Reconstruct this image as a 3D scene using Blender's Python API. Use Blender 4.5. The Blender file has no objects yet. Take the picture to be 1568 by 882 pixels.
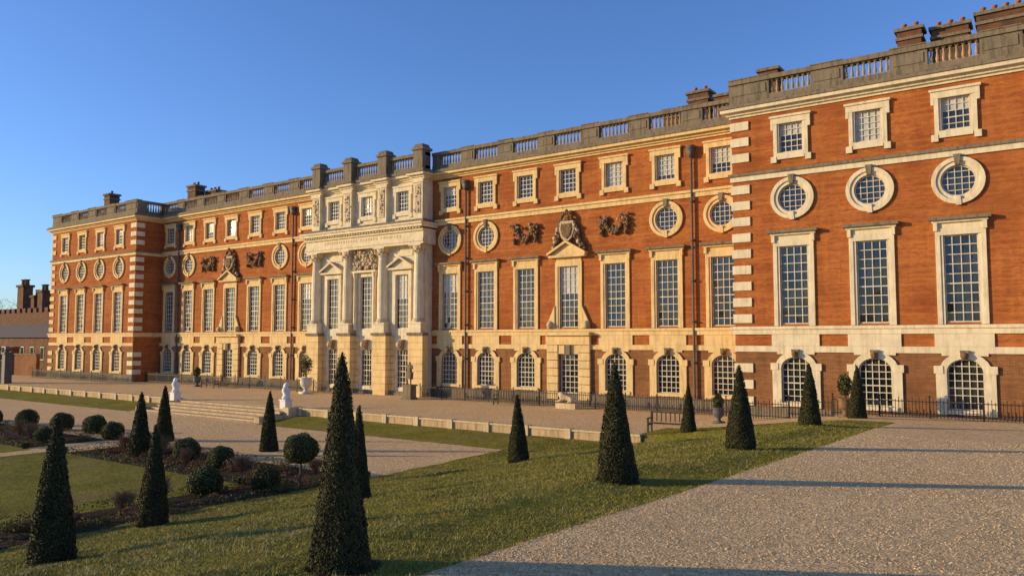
import bpy, math, random
import numpy as np
from mathutils import Vector
random.seed(4); rng=np.random.default_rng(7)
S=bpy.context.scene
# ------------------------------------------------------------ helpers
class MB:
    def __init__(s): s.v=[];s.f=[];s.m=[]
    def face(s,pts,m=0):
        b=len(s.v); s.v+=[tuple(p) for p in pts]; s.f.append(tuple(range(b,b+len(pts)))); s.m.append(m)
    def box(s,x0,x1,y0,y1,z0,z1,m=0):
        b=len(s.v)
        s.v+=[(x0,y0,z0),(x1,y0,z0),(x1,y1,z0),(x0,y1,z0),(x0,y0,z1),(x1,y0,z1),(x1,y1,z1),(x0,y1,z1)]
        for q in ((0,3,2,1),(4,5,6,7),(0,1,5,4),(1,2,6,5),(2,3,7,6),(3,0,4,7)):
            s.f.append(tuple(b+i for i in q)); s.m.append(m)
    def taper(s,x0,x1,y0,y1,z0,z1,k,m=0):
        b=len(s.v);cx=(x0+x1)/2;cy=(y0+y1)/2
        def t(x,y): return (cx+(x-cx)*k,cy+(y-cy)*k,z1)
        s.v+=[(x0,y0,z0),(x1,y0,z0),(x1,y1,z0),(x0,y1,z0),t(x0,y0),t(x1,y0),t(x1,y1),t(x0,y1)]
        for q in ((0,3,2,1),(4,5,6,7),(0,1,5,4),(1,2,6,5),(2,3,7,6),(3,0,4,7)):
            s.f.append(tuple(b+i for i in q)); s.m.append(m)
    def prism(s,pts,y0,y1,m=0):
        n=len(pts)
        s.face([(x,y0,z) for x,z in pts],m); s.face([(x,y1,z) for x,z in reversed(pts)],m)
        for i in range(n):
            a=pts[i];c=pts[(i+1)%n]
            s.face([(a[0],y0,a[1]),(a[0],y1,a[1]),(c[0],y1,c[1]),(c[0],y0,c[1])],m)
    def lathe(s,cx,cy,z0,prof,n=10,m=0):
        b=len(s.v)
        for r,z in prof:
            for i in range(n):
                a=2*math.pi*i/n+(math.pi/4 if n==4 else 0)
                s.v.append((cx+r*math.cos(a),cy+r*math.sin(a),z0+z))
        for j in range(len(prof)-1):
            for i in range(n):
                i2=(i+1)%n
                s.f.append((b+j*n+i,b+j*n+i2,b+(j+1)*n+i2,b+(j+1)*n+i)); s.m.append(m)
        s.f.append(tuple(b+(len(prof)-1)*n+i for i in range(n))); s.m.append(m)
    def lump(s,c,r,m=0,sz=1.0):
        s.lathe(c[0],c[1],c[2],[(r*.05,-r*sz),(r*.75,-r*.65*sz),(r,0),(r*.75,r*.65*sz),(r*.05,r*sz)],6,m)
    def ring(s,cx,cz,ri,ro,y0,y1,a0,a1,n,m=0,kz=1.0):
        for i in range(n):
            a=a0+(a1-a0)*i/n; c=a0+(a1-a0)*(i+1)/n
            P=[(cx+ri*math.cos(a),cz+ri*kz*math.sin(a)),(cx+ro*math.cos(a),cz+(ro-ri+ri*kz)*math.sin(a)),
               (cx+ro*math.cos(c),cz+(ro-ri+ri*kz)*math.sin(c)),(cx+ri*math.cos(c),cz+ri*kz*math.sin(c))]
            s.face([(x,y0,z) for x,z in P],m)
            s.face([(P[1][0],y0,P[1][1]),(P[1][0],y1,P[1][1]),(P[2][0],y1,P[2][1]),(P[2][0],y0,P[2][1])],m)
            s.face([(P[0][0],y0,P[0][1]),(P[3][0],y0,P[3][1]),(P[3][0],y1,P[3][1]),(P[0][0],y1,P[0][1])],m)
    def tube(s,p,q,r,n=6,m=0,r2=None):
        p=Vector(p);q=Vector(q);d=(q-p).normalized();u=d.orthogonal().normalized();w=d.cross(u)
        r2=r if r2 is None else r2;b=len(s.v)
        for c,rr in ((p,r),(q,r2)):
            for i in range(n):
                a=2*math.pi*i/n; s.v.append(tuple(c+u*rr*math.cos(a)+w*rr*math.sin(a)))
        for i in range(n):
            j=(i+1)%n; s.f.append((b+i,b+j,b+n+j,b+n+i)); s.m.append(m)
        s.f.append(tuple(b+n+i for i in range(n))); s.m.append(m)
    def build(s,name,mats,parent=None,smooth=False,loc=None):
        me=bpy.data.meshes.new(name); me.from_pydata(s.v,[],s.f)
        for m in mats: me.materials.append(m)
        me.polygons.foreach_set('material_index',s.m)
        if smooth: me.polygons.foreach_set('use_smooth',[True]*len(s.f))
        me.update()
        o=bpy.data.objects.new(name,me); S.collection.objects.link(o)
        if parent: o.parent=parent
        if loc: o.location=loc
        return o
def empty(name,loc=(0,0,0)):
    o=bpy.data.objects.new(name,None); o.location=loc; o.empty_display_size=.2
    S.collection.objects.link(o); return o
def npmesh(name,V,k,mats,midx=None):
    V=np.asarray(V,dtype=np.float32).reshape(-1,3); n=len(V)//k
    me=bpy.data.meshes.new(name); me.vertices.add(len(V)); me.vertices.foreach_set('co',V.ravel())
    me.loops.add(len(V)); me.loops.foreach_set('vertex_index',np.arange(len(V),dtype=np.int32))
    me.polygons.add(n); me.polygons.foreach_set('loop_start',np.arange(0,len(V),k,dtype=np.int32))
    me.polygons.foreach_set('loop_total',np.full(n,k,dtype=np.int32))
    for m in mats: me.materials.append(m)
    if midx is not None: me.polygons.foreach_set('material_index',np.asarray(midx,dtype=np.int32))
    me.update(calc_edges=True); me.validate()
    return me
def obj(name,me,loc=(0,0,0),sc=(1,1,1),rz=0,parent=None):
    o=bpy.data.objects.new(name,me); o.location=loc; o.scale=sc; o.rotation_euler=(0,0,rz)
    S.collection.objects.link(o)
    if parent: o.parent=parent
    return o
def cards(P,N,size,jit=.7,asp=.5):
    n=len(P); R=rng.normal(size=(n,3)); D=N+jit*R; D/=np.linalg.norm(D,axis=1)[:,None]
    A=rng.normal(size=(n,3)); U=np.cross(D,A); U/=np.linalg.norm(U,axis=1)[:,None]; W=np.cross(D,U)
    s=(size*(.6+.8*rng.random(n)))[:,None]; U=U*s; W=W*s*asp
    return np.stack([P-U,P-W,P+U,P+W],axis=1).reshape(-1,3)
# ------------------------------------------------------------ material helpers
def newmat(name):
    m=bpy.data.materials.new(name); m.use_nodes=True; nt=m.node_tree
    return m,nt,nt.nodes['Principled BSDF']
def lnk(nt,a,b): nt.links.new(a,b)
def mth(nt,op,a,b=0.0):
    n=nt.nodes.new('ShaderNodeMath'); n.operation=op
    for i,x in enumerate((a,b)):
        if hasattr(x,'links'): lnk(nt,x,n.inputs[i])
        else: n.inputs[i].default_value=x
    return n.outputs[0]
def noise(nt,vec,scale,detail=4,rough=.55):
    n=nt.nodes.new('ShaderNodeTexNoise'); n.inputs['Scale'].default_value=scale
    n.inputs['Detail'].default_value=detail; n.inputs['Roughness'].default_value=rough
    if vec is not None: lnk(nt,vec,n.inputs['Vector'])
    return n.outputs['Fac']
def ramp(nt,fac,stops):
    n=nt.nodes.new('ShaderNodeValToRGB'); e=n.color_ramp.elements
    while len(e)<len(stops): e.new(.5)
    for i,(p,c) in enumerate(stops):
        e[i].position=p; e[i].color=(*c,1) if len(c)==3 else c
    lnk(nt,fac,n.inputs[0]); return n.outputs[0]
def mixc(nt,fac,a,b,mode='MIX'):
    n=nt.nodes.new('ShaderNodeMix'); n.data_type='RGBA'; n.blend_type=mode
    for i,x in ((0,fac),(6,a),(7,b)):
        if hasattr(x,'links'): lnk(nt,x,n.inputs[i])
        else: n.inputs[i].default_value=x if i==0 else (*x,1)
    return n.outputs[2]
def bump(nt,bs,h,st,dist):
    n=nt.nodes.new('ShaderNodeBump'); n.inputs['Strength'].default_value=st; n.inputs['Distance'].default_value=dist
    lnk(nt,h,n.inputs['Height']); lnk(nt,n.outputs[0],bs.inputs['Normal'])
def objco(nt): return nt.nodes.new('ShaderNodeTexCoord').outputs['Object']
def nmat(name,c1,c2,scale=2.0,rough=.9,bs=0,bscale=20,lo=.35,hi=.65,metal=0,spec=.3):
    m,nt,b=newmat(name); co=objco(nt)
    lnk(nt,ramp(nt,noise(nt,co,scale,6),[(lo,c1),(hi,c2)]),b.inputs['Base Color'])
    b.inputs['Roughness'].default_value=rough; b.inputs['Metallic'].default_value=metal
    b.inputs['Specular IOR Level'].default_value=spec
    if bs: bump(nt,b,noise(nt,co,bscale,5),bs,.03)
    return m
def brickmat(name,a,b_,mort,stain):
    m,nt,b=newmat(name); co=objco(nt)
    s=nt.nodes.new('ShaderNodeSeparateXYZ'); lnk(nt,co,s.inputs[0])
    c=nt.nodes.new('ShaderNodeCombineXYZ'); lnk(nt,mth(nt,'ADD',s.outputs[0],s.outputs[1]),c.inputs[0]); lnk(nt,s.outputs[2],c.inputs[1])
    t=nt.nodes.new('ShaderNodeTexBrick'); lnk(nt,c.outputs[0],t.inputs['Vector'])
    t.inputs['Scale'].default_value=1; t.inputs['Brick Width'].default_value=.23; t.inputs['Row Height'].default_value=.078
    t.inputs['Mortar Size'].default_value=.006; t.inputs['Color1'].default_value=(*a,1); t.inputs['Color2'].default_value=(*b_,1); t.inputs['Mortar'].default_value=(*mort,1)
    t.inputs['Mortar Smooth'].default_value=.3
    n1=noise(nt,co,.45,9,.68)
    col=mixc(nt,ramp(nt,n1,[(.42,(0,0,0)),(.66,(.9,.9,.9))]),t.outputs[0],stain)
    mp=nt.nodes.new('ShaderNodeMapping'); lnk(nt,co,mp.inputs[0]); mp.inputs['Scale'].default_value=(2.2,2.2,.22)
    n2=noise(nt,mp.outputs[0],1.6,5)
    col=mixc(nt,ramp(nt,n2,[(.46,(0,0,0)),(.74,(.6,.6,.6))]),col,(a[0]*.45,a[1]*.5,a[2]*.6))
    mp2=nt.nodes.new('ShaderNodeMapping'); lnk(nt,co,mp2.inputs[0]); mp2.inputs['Scale'].default_value=(.35,.35,5)
    n3=noise(nt,mp2.outputs[0],1.1,4)
    col=mixc(nt,ramp(nt,n3,[(.42,(0,0,0)),(.75,(.6,.6,.6))]),col,(a[0]*1.18,a[1]*1.5,a[2]*1.5))
    n4=noise(nt,co,5.0,6,.75)
    col=mixc(nt,ramp(nt,n4,[(.50,(0,0,0)),(.70,(.55,.55,.55))]),col,(a[0]*.5,a[1]*.45,a[2]*.5))
    n5=noise(nt,co,.16,3,.5)
    col=mixc(nt,ramp(nt,n5,[(.5,(0,0,0)),(.7,(.35,.35,.35))]),col,(a[0]*.55,a[1]*.6,a[2]*.8))
    lnk(nt,col,b.inputs['Base Color']); b.inputs['Roughness'].default_value=.92; b.inputs['Specular IOR Level'].default_value=.15
    h=mth(nt,'ADD',mth(nt,'MULTIPLY',t.outputs['Fac'],-.5),noise(nt,co,9,5,.7))
    bump(nt,b,h,.5,.02)
    return m
def stonemat(name,c,dark,amt=.5,upk=.8):
    m,nt,b=newmat(name); co=objco(nt)
    n1=noise(nt,co,1.3,7,.6); col=ramp(nt,n1,[(.35,c),(.65,tuple(x*.82 for x in c))])
    mp=nt.nodes.new('ShaderNodeMapping'); lnk(nt,co,mp.inputs[0]); mp.inputs['Scale'].default_value=(3,3,.35)
    n2=noise(nt,mp.outputs[0],2.0,6,.6)
    col=mixc(nt,ramp(nt,n2,[(.47,(0,0,0)),(.78,(amt,amt,amt))]),col,dark)
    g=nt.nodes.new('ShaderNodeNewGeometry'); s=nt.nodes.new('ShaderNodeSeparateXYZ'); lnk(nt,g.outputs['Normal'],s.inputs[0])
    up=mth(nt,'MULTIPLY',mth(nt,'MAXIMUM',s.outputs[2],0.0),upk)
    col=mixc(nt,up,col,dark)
    lnk(nt,col,b.inputs['Base Color']); b.inputs['Roughness'].default_value=.88; b.inputs['Specular IOR Level'].default_value=.2
    bump(nt,b,noise(nt,co,14,6),.35,.025)
    return m
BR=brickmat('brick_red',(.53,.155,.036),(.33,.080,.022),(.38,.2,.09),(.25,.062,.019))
BRD=brickmat('brick_brown',(.32,.125,.046),(.21,.075,.03),(.36,.24,.13),(.15,.07,.03))  # darker brown brick; on the ground storey its colour also carries tree shade
STW=stonemat('portland_stone',(.83,.71,.48),(.34,.25,.14),.55)
STY=stonemat('golden_stone',(.83,.60,.28),(.32,.2,.085),.6)
STD=stonemat('weathered_stone',(.25,.20,.135),(.062,.050,.036),.95)
CHB=nmat('chimney_brick',(.20,.085,.04),(.09,.05,.03),1.6)
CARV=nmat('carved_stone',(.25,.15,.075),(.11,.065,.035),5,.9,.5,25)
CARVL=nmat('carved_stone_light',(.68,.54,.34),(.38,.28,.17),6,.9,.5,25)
PAINT=nmat('white_glazing_paint',(.70,.64,.50),(.52,.47,.36),6,.5)
LEAD=nmat('lead_grey',(.08,.08,.08),(.13,.12,.11),3,.6)
IRON=nmat('black_iron',(.014,.014,.015),(.03,.027,.025),8,.5)
BLIND=nmat('window_blind',(.42,.42,.38),(.56,.54,.47),3,.25)
def glassmat():
    m,nt,b=newmat('window_glass'); co=objco(nt)
    lnk(nt,ramp(nt,noise(nt,co,.9,3),[(.4,(.012,.014,.014)),(.65,(.04,.042,.038))]),b.inputs['Base Color'])
    b.inputs['Roughness'].default_value=.04; b.inputs['IOR'].default_value=1.62
    bump(nt,b,noise(nt,co,2.2,2),.06,.03); return m
GL=glassmat()
# ------------------------------------------------------------ terrain height
PY=[-400,0,6.8,15,23,32,39,42,60,400]; PZ=[1.95,1.95,1.77,1.53,1.32,1.12,.86,.72,.70,.7]
def sstep(t): t=min(1,max(0,t)); return t*t*(3-2*t)
def zt(x,y):
    P=float(np.interp(y,PY,PZ))
    if y>=33.55: L=0.0;F=-16.6
    else:
        L=float(np.interp(y,[30,33.5],[-.7,-.4])); F=float(np.interp(y,[27,33.5],[-21.8,-17.2]))
    t=(x-F)/(-8.2-F); t=min(1,max(0,t)); t=.7*t+.3*sstep(t)
    z=L+(P-L)*t
    if -8.2<x<-6.35 and y<37: z-=.03
    if -21.8<x<-6.4 and y<33:
        e=min(1,(-6.4-x)/1.2)
        z+=e*(.035*math.sin(x*1.7+y*.9)*math.sin(y*1.3-x*.6)+.04*math.sin(x*.6-y*.4+1)+.016*math.sin(x*3.3+2*math.sin(y*1.9))*math.sin(y*2.9))
    return z
def ground():
    xs=np.concatenate([[-2500,-900,-400,-220],np.arange(-150,-60,2.5),np.arange(-60,-26,1.0),np.arange(-26,-5,.3),np.arange(-5,12,.8),[14,20,30,45,80,200,700,2500]])
    ys=np.concatenate([[-900,-300,-80,-30,-12],np.arange(-6,33.4,.3),[33.45,33.5,33.56],np.arange(34,48,.5),[55,80,150,400,1200,3000]])
    me=bpy.data.meshes.new('ground'); V=[(float(x),float(y),zt(x,y)) for y in ys for x in xs]; nx=len(xs)
    F=[(j*nx+i,j*nx+i+1,(j+1)*nx+i+1,(j+1)*nx+i) for j in range(len(ys)-1) for i in range(nx-1)]
    me.from_pydata(V,[],F); me.polygons.foreach_set('use_smooth',[True]*len(F))
    m,nt,b=newmat('ground_gravel_and_grass'); co=objco(nt)
    wn=nt.nodes.new('ShaderNodeTexNoise'); wn.inputs['Scale'].default_value=2.5; wn.inputs['Detail'].default_value=5; lnk(nt,co,wn.inputs['Vector'])
    vm=nt.nodes.new('ShaderNodeVectorMath'); vm.operation='MULTIPLY_ADD'; lnk(nt,wn.outputs['Color'],vm.inputs[0]); vm.inputs[1].default_value=(.25,.25,0); lnk(nt,co,vm.inputs[2])
    s=nt.nodes.new('ShaderNodeSeparateXYZ'); lnk(nt,vm.outputs[0],s.inputs[0]); X=mth(nt,'SUBTRACT',s.outputs[0],.125); Y=mth(nt,'SUBTRACT',s.outputs[1],.125)
    def rect(x0,x1,y0,y1):
        a=mth(nt,'MULTIPLY',mth(nt,'GREATER_THAN',X,x0),mth(nt,'LESS_THAN',X,x1))
        c=mth(nt,'MULTIPLY',mth(nt,'GREATER_THAN',Y,y0),mth(nt,'LESS_THAN',Y,y1))
        return mth(nt,'MULTIPLY',a,c)
    gr=rect(-21.9,-6.3,-400,33.5)
    for r in ((-17,-6.3,33,37.3),(-200,-56,30,33.5),(-41,-16,30,33.5),(-39,-24.4,-400,17.4),(-60,-40.2,-400,17.0),(-3000,-145,-3000,3000)):
        gr=mth(nt,'MAXIMUM',gr,rect(*r))
    so=rect(-24.4,-21.9,-400,21.0)
    for r in ((-38,-24,17.4,21),(-60,-41,17,21)): so=mth(nt,'MAXIMUM',so,rect(*r))
    def disc(cx,cy,r): return mth(nt,'LESS_THAN',mth(nt,'SQRT',mth(nt,'ADD',mth(nt,'POWER',mth(nt,'ABSOLUTE',mth(nt,'SUBTRACT',X,cx)),2.0),mth(nt,'POWER',mth(nt,'ABSOLUTE',mth(nt,'SUBTRACT',Y,cy)),2.0))),r)
    for q in ((-7.25,6.6,.47),(-7.95,14.9,.5),(-8.05,22.8,.48),(-14.4,6.5,.48)): so=mth(nt,'MAXIMUM',so,disc(*q))
    def vor(sc):
        v=nt.nodes.new('ShaderNodeTexVoronoi'); v.inputs['Scale'].default_value=sc; lnk(nt,co,v.inputs['Vector'])
        vs=nt.nodes.new('ShaderNodeSeparateColor'); lnk(nt,v.outputs['Color'],vs.inputs[0]); return v,vs.outputs[0]
    v,vc=vor(30); v2,vc2=vor(11)
    gcol=ramp(nt,vc,[(0,(.42,.25,.10)),(.3,(.74,.50,.24)),(.75,(.90,.64,.34)),(1,(.95,.75,.46))])
    gcol=mixc(nt,ramp(nt,vc2,[(.0,(.5,.5,.5)),(.35,(0,0,0))]),gcol,(.40,.26,.12))
    gcol=mixc(nt,ramp(nt,noise(nt,co,.35,6),[(.38,(0,0,0)),(.66,(.45,.45,.45))]),gcol,(.58,.40,.20))
    gcol=mixc(nt,ramp(nt,noise(nt,co,7,5,.75),[(.46,(0,0,0)),(.62,(.5,.5,.5))]),gcol,(.42,.28,.13))
    grass=ramp(nt,noise(nt,co,.7,8,.7),[(.3,(.14,.135,.018)),(.5,(.23,.212,.032)),(.7,(.33,.275,.06))])
    grass=mixc(nt,ramp(nt,noise(nt,co,14,6,.7),[(.42,(0,0,0)),(.66,(.6,.6,.6))]),grass,(.085,.08,.015))
    grass=mixc(nt,ramp(nt,noise(nt,co,.32,6,.7),[(.50,(0,0,0)),(.66,(.65,.65,.65))]),grass,(.25,.18,.075))
    soil=ramp(nt,noise(nt,co,6,6),[(.35,(.035,.024,.014)),(.65,(.09,.06,.035))])
    col=mixc(nt,so,mixc(nt,gr,gcol,grass),soil)
    lnk(nt,col,b.inputs['Base Color']); b.inputs['Roughness'].default_value=.95; b.inputs['Specular IOR Level'].default_value=.05
    h=mth(nt,'ADD',noise(nt,co,18,6,.75),mth(nt,'MULTIPLY',v.outputs['Distance'],-.6)); h=mth(nt,'ADD',h,mth(nt,'MULTIPLY',noise(nt,co,3.5,4),2.4))
    bump(nt,b,h,.9,.045)
    me.materials.append(m); return obj('ground',me)
ground()
# ------------------------------------------------------------ palace
PAL=empty('brick_palace')
brick=MB(); trim=MB(); glass=MB(); bars=MB(); balu=MB(); carve=MB(); roof=MB(); pipes=MB()
def inhole(x,z,holes):
    for h in holes:
        if h[1]<x<h[2] and h[3]<z<h[4]: return True
    return False
def wall(x0,x1,z0,z1,y,holes,m,dep=.28):
    xs=sorted({x0,x1,*[h[1] for h in holes],*[h[2] for h in holes]}); zs=sorted({z0,z1,*[h[3] for h in holes],*[h[4] for h in holes]})
    for j in range(len(zs)-1):
        for i in range(len(xs)-1):
            if not inhole((xs[i]+xs[i+1])/2,(zs[j]+zs[j+1])/2,holes):
                brick.face([(xs[i],y,zs[j]),(xs[i+1],y,zs[j]),(xs[i+1],y,zs[j+1]),(xs[i],y,zs[j+1])],m)
    for k,a,b,c,d,rise in holes:
        if k=='rect':
            L=[(a,c),(b,c),(b,d),(a,d)]
        elif k=='arch':
            cx=(a+b)/2;w=(b-a)/2;n=12; arc=[(cx+w*math.cos(t*math.pi/n),d-rise+rise*math.sin(t*math.pi/n)) for t in range(n+1)]
            for i in range(n):
                p,q=arc[i],arc[i+1]; brick.face([(p[0],y,p[1]),(p[0],y,d),(q[0],y,d),(q[0],y,q[1])],m)
            L=[(a,c),(b,c)]+arc
        else:
            cx=(a+b)/2;cz=(c+d)/2;r=(b-a)/2;n=32; L=[(cx+r*math.cos(2*math.pi*t/n),cz+r*math.sin(2*math.pi*t/n)) for t in range(n)]
            def sq(p):
                dx=p[0]-cx;dz=p[1]-cz;k2=r/max(abs(dx),abs(dz)); return (cx+dx*k2,cz+dz*k2)
            for i in range(n):
                p,q=L[i],L[(i+1)%n];ps,qs=sq(p),sq(q)
                brick.face([(p[0],y,p[1]),(ps[0],y,ps[1]),(qs[0],y,qs[1]),(q[0],y,q[1])],m)
        for i in range(len(L)):
            p,q=L[i],L[(i+1)%len(L)]
            brick.face([(p[0],y,p[1]),(q[0],y,q[1]),(q[0],y+dep,q[1]),(p[0],y+dep,p[1])],m)
def pane(pts,y,blind=False,tilt=None,sd=.008):
    cx=sum(p[0] for p in pts)/len(pts);cz=sum(p[1] for p in pts)/len(pts)
    tx,tz=tilt if tilt else (random.gauss(0,sd),random.gauss(0,sd))
    glass.face([(x,y+(x-cx)*tx+(z-cz)*tz,z) for x,z in pts],1 if blind else 0)
def grid(cx,hw,za,zb,y,nc,nr,shape='rect',rise=0,t=.021,blind=False,tilt=None):
    y0=y+.10;y1=y+.17
    def top(dx):
        if shape=='arch': return zb-rise+rise*math.sqrt(max(0,1-(dx/hw)**2))
        return zb
    for i in range(1,nc):
        dx=-hw+2*hw*i/nc
        if shape=='round':
            h=math.sqrt(max(0,hw*hw-dx*dx));c=(za+zb)/2; bars.box(cx+dx-t,cx+dx+t,y0,y1,c-h,c+h)
        else: bars.box(cx+dx-t,cx+dx+t,y0,y1,za,top(dx))
    for j in range(1,nr):
        z=za+(zb-za)*j/nr; w=hw
        tt=t*1.5 if (shape!='round' and j==nr//2) else t
        if shape=='round': w=math.sqrt(max(0,hw*hw-(z-(za+zb)/2)**2))
        elif shape=='arch' and z>zb-rise: w=hw*math.sqrt(max(0,1-((z-zb+rise)/rise)**2))
        bars.box(cx-w,cx+w,y0-.006,y1-.012,z-tt,z+tt)
    f=.065
    if shape=='round':
        c=(za+zb)/2; bars.ring(cx,c,hw-f,hw+.02,y0-.02,y1,0,2*math.pi,28)
        pane([(cx+hw*math.cos(a*math.pi/14),c+hw*math.sin(a*math.pi/14)) for a in range(28)],y+.155,blind)
    else:
        s=zb-rise if shape=='arch' else zb
        bars.box(cx-hw,cx-hw+f,y0-.02,y1+.01,za,s); bars.box(cx+hw-f,cx+hw,y0-.02,y1+.01,za,s); bars.box(cx-hw+f,cx+hw-f,y0-.02,y1+.01,za,za+f)
        if shape=='rect':
            bars.box(cx-hw+f,cx+hw-f,y0-.02,y1+.01,zb-f,zb)
            # every light is its own old pane, set at a very slightly different angle
            bt=(random.gauss(0,.006),random.gauss(0,.006)); nb=0
            if not blind and za>5 and random.random()<.3: nb=random.randint(2,4)
            for i in range(nc):
                for j in range(nr):
                    xa=cx-hw+2*hw*i/nc;xb=cx-hw+2*hw*(i+1)/nc;z0=za+(zb-za)*j/nr;z1=za+(zb-za)*(j+1)/nr
                    tl=tilt or (bt[0]+random.gauss(0,.014),bt[1]+random.gauss(0,.014))
                    pane([(xa,z0),(xb,z0),(xb,z1),(xa,z1)],y+.153,blind or (nb and j>=nr-nb),tl)
        else:
            bars.ring(cx,s,hw-f,hw,y0-.02,y1,0,math.pi,12,0,rise/hw)
            arc=[(cx+hw*math.cos(a*math.pi/14),s+rise*math.sin(a*math.pi/14)) for a in range(15)]
            pane([(cx-hw,za),(cx+hw,za)]+arc,y+.155,blind)
def ground_win(P,cx,st,kind='arch'):
    y=P; hw=.8; za=1.05; zb=3.55; rise=.62
    if kind=='arch':
        grid(cx,hw,za,zb,y,5,7,'arch',rise)
        trim.box(cx-1.28,cx-hw,y-.10,y+.02,.8,zb-rise,st); trim.box(cx+hw,cx+1.28,y-.10,y+.02,.8,zb-rise,st)
        trim.ring(cx,zb-rise,hw,1.12,y-.101,y+.02,0,math.pi,12,st,rise/hw)
        trim.box(cx-1.36,cx-.95,y-.14,y+.02,zb-rise-.1,zb-rise+.28,st); trim.box(cx+.95,cx+1.36,y-.14,y+.02,zb-rise-.1,zb-rise+.28,st)
        trim.box(cx-1.1,cx+1.1,y-.16,y+.05,.85,1.05,st)
        trim.prism([(cx-.13,zb-.05),(cx+.13,zb-.05),(cx+.2,zb+.42),(cx-.2,zb+.42)],y-.24,y,2)
        carve.lump((cx,y-.24,zb+.16),.19,0)
        return ('arch',cx-hw,cx+hw,za,zb,rise)
    hw=.72; grid(cx,hw,.75,3.5,y,4,7)
    return ('rect',cx-hw,cx+hw,.75,3.5,0)
def first_win(P,cx,st,hood=True,ped=False,hw=.76):
    y=P; za=5.36; zb=9.7
    grid(cx,hw,za,zb,y,4,9)
    o=hw+.34
    trim.box(cx-o,cx-hw-.13,y-.10,y+.02,5.26,zb,st); trim.box(cx+hw+.13,cx+o,y-.10,y+.02,5.26,zb,st)
    trim.box(cx-hw-.13,cx-hw,y-.05,y+.02,5.26,zb,st); trim.box(cx+hw,cx+hw+.13,y-.05,y+.02,5.26,zb,st)
    trim.box(cx-o,cx+o,y-.103,y+.02,zb,zb+.34,st); trim.box(cx-o+.06,cx+o-.06,y-.06,y+.02,zb+.34,zb+.62,st)
    if ped:
        z=zb+.62
        trim.box(cx-1.5,cx+1.5,y-.42,y+.02,z,z+.16,st)
        trim.prism([(cx-1.5,z+.16),(cx+1.5,z+.16),(cx,z+.98)],y-.25,y+.02,st)
        for sgn in (-1,1):
            a=(cx+sgn*1.58,z+.16);b=(cx,z+1.02); P4=[a,(a[0],a[1]+.17),(b[0],b[1]+.17),b]
            if sgn<0: P4=P4[::-1]
            trim.prism(P4,y-.5,y+.02,2 if st==2 else st)
    elif hood:
        z=zb+.62
        trim.box(cx-1.22,cx+1.22,y-.22,y+.02,z,z+.12,st); trim.box(cx-1.36,cx+1.36,y-.40,y+.02,z+.12,z+.27,2)
        for sgn in (-1,1): trim.box(cx+sgn*(o-.03)-.09,cx+sgn*(o-.03)+.09,y-.2,y+.02,z-.4,z,st)
    return ('rect',cx-hw,cx+hw,za,zb,0)
def round_win(P,cx,st):
    c=12.4;r=.78
    grid(cx,r,c-r,c+r,P,5,5,'round',t=.018,blind=False)
    trim.ring(cx,c,r,r+.2,P-.06,P+.02,0,2*math.pi,36,st); trim.ring(cx,c,r+.2,r+.4,P-.13,P+.02,0,2*math.pi,36,st)
    trim.prism([(cx-.1,c+r),(cx+.1,c+r),(cx+.17,c+r+.52),(cx-.17,c+r+.52)],P-.22,P,2)
    trim.prism([(cx-.12,c-r-.46),(cx+.12,c-r-.46),(cx+.09,c-r),(cx-.09,c-r)],P-.17,P,st)
    return ('round',cx-r,cx+r,c-r,c+r,0)
def attic_win(P,cx,st,blind=False,hw=.64):
    za=15.0;zb=16.65
    grid(cx,hw,za,zb,P,4,5,blind=blind,t=.02,tilt=(0,.067) if abs(cx+68.75)<.1 else None)
    o=hw+.30
    trim.box(cx-o,cx-hw-.1,P-.12,P+.02,14.75,zb,st); trim.box(cx+hw+.1,cx+o,P-.12,P+.02,14.75,zb,st)
    trim.box(cx-hw-.1,cx-hw,P-.06,P+.02,14.85,zb,st); trim.box(cx+hw,cx+hw+.1,P-.06,P+.02,14.85,zb,st)
    trim.box(cx-hw-.1,cx+hw+.1,P-.123,P+.02,14.62,14.98,st)
    trim.box(cx-o-.14,cx+o+.14,P-.14,P+.02,zb,zb+.34,st); trim.box(cx-o-.2,cx+o+.2,P-.22,P+.02,zb+.34,zb+.46,st)
    for s_ in (-1,1):
        trim.box(cx+s_*(o+.0)-.16,cx+s_*(o+.0)+.16,P-.15,P+.02,14.45,14.8,st)
        trim.box(cx+s_*(o+.07)-.07,cx+s_*(o+.07)+.07,P-.13,P+.02,zb-.32,zb,st)
    return ('rect',cx-hw,cx+hw,za,zb,0)
def swag(P,cx):
    for s_ in (-1,1):
        for k in range(30):
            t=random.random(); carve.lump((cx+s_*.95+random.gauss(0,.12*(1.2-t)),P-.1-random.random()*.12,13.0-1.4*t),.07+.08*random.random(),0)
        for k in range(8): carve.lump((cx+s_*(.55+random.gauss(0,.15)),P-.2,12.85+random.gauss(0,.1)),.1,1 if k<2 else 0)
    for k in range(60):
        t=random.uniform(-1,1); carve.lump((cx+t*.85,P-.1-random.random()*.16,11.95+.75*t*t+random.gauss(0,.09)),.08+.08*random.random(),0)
    for k in range(12): carve.lump((cx+random.gauss(0,.15),P-.2,11.9+random.gauss(0,.12)),.12,0)
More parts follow.
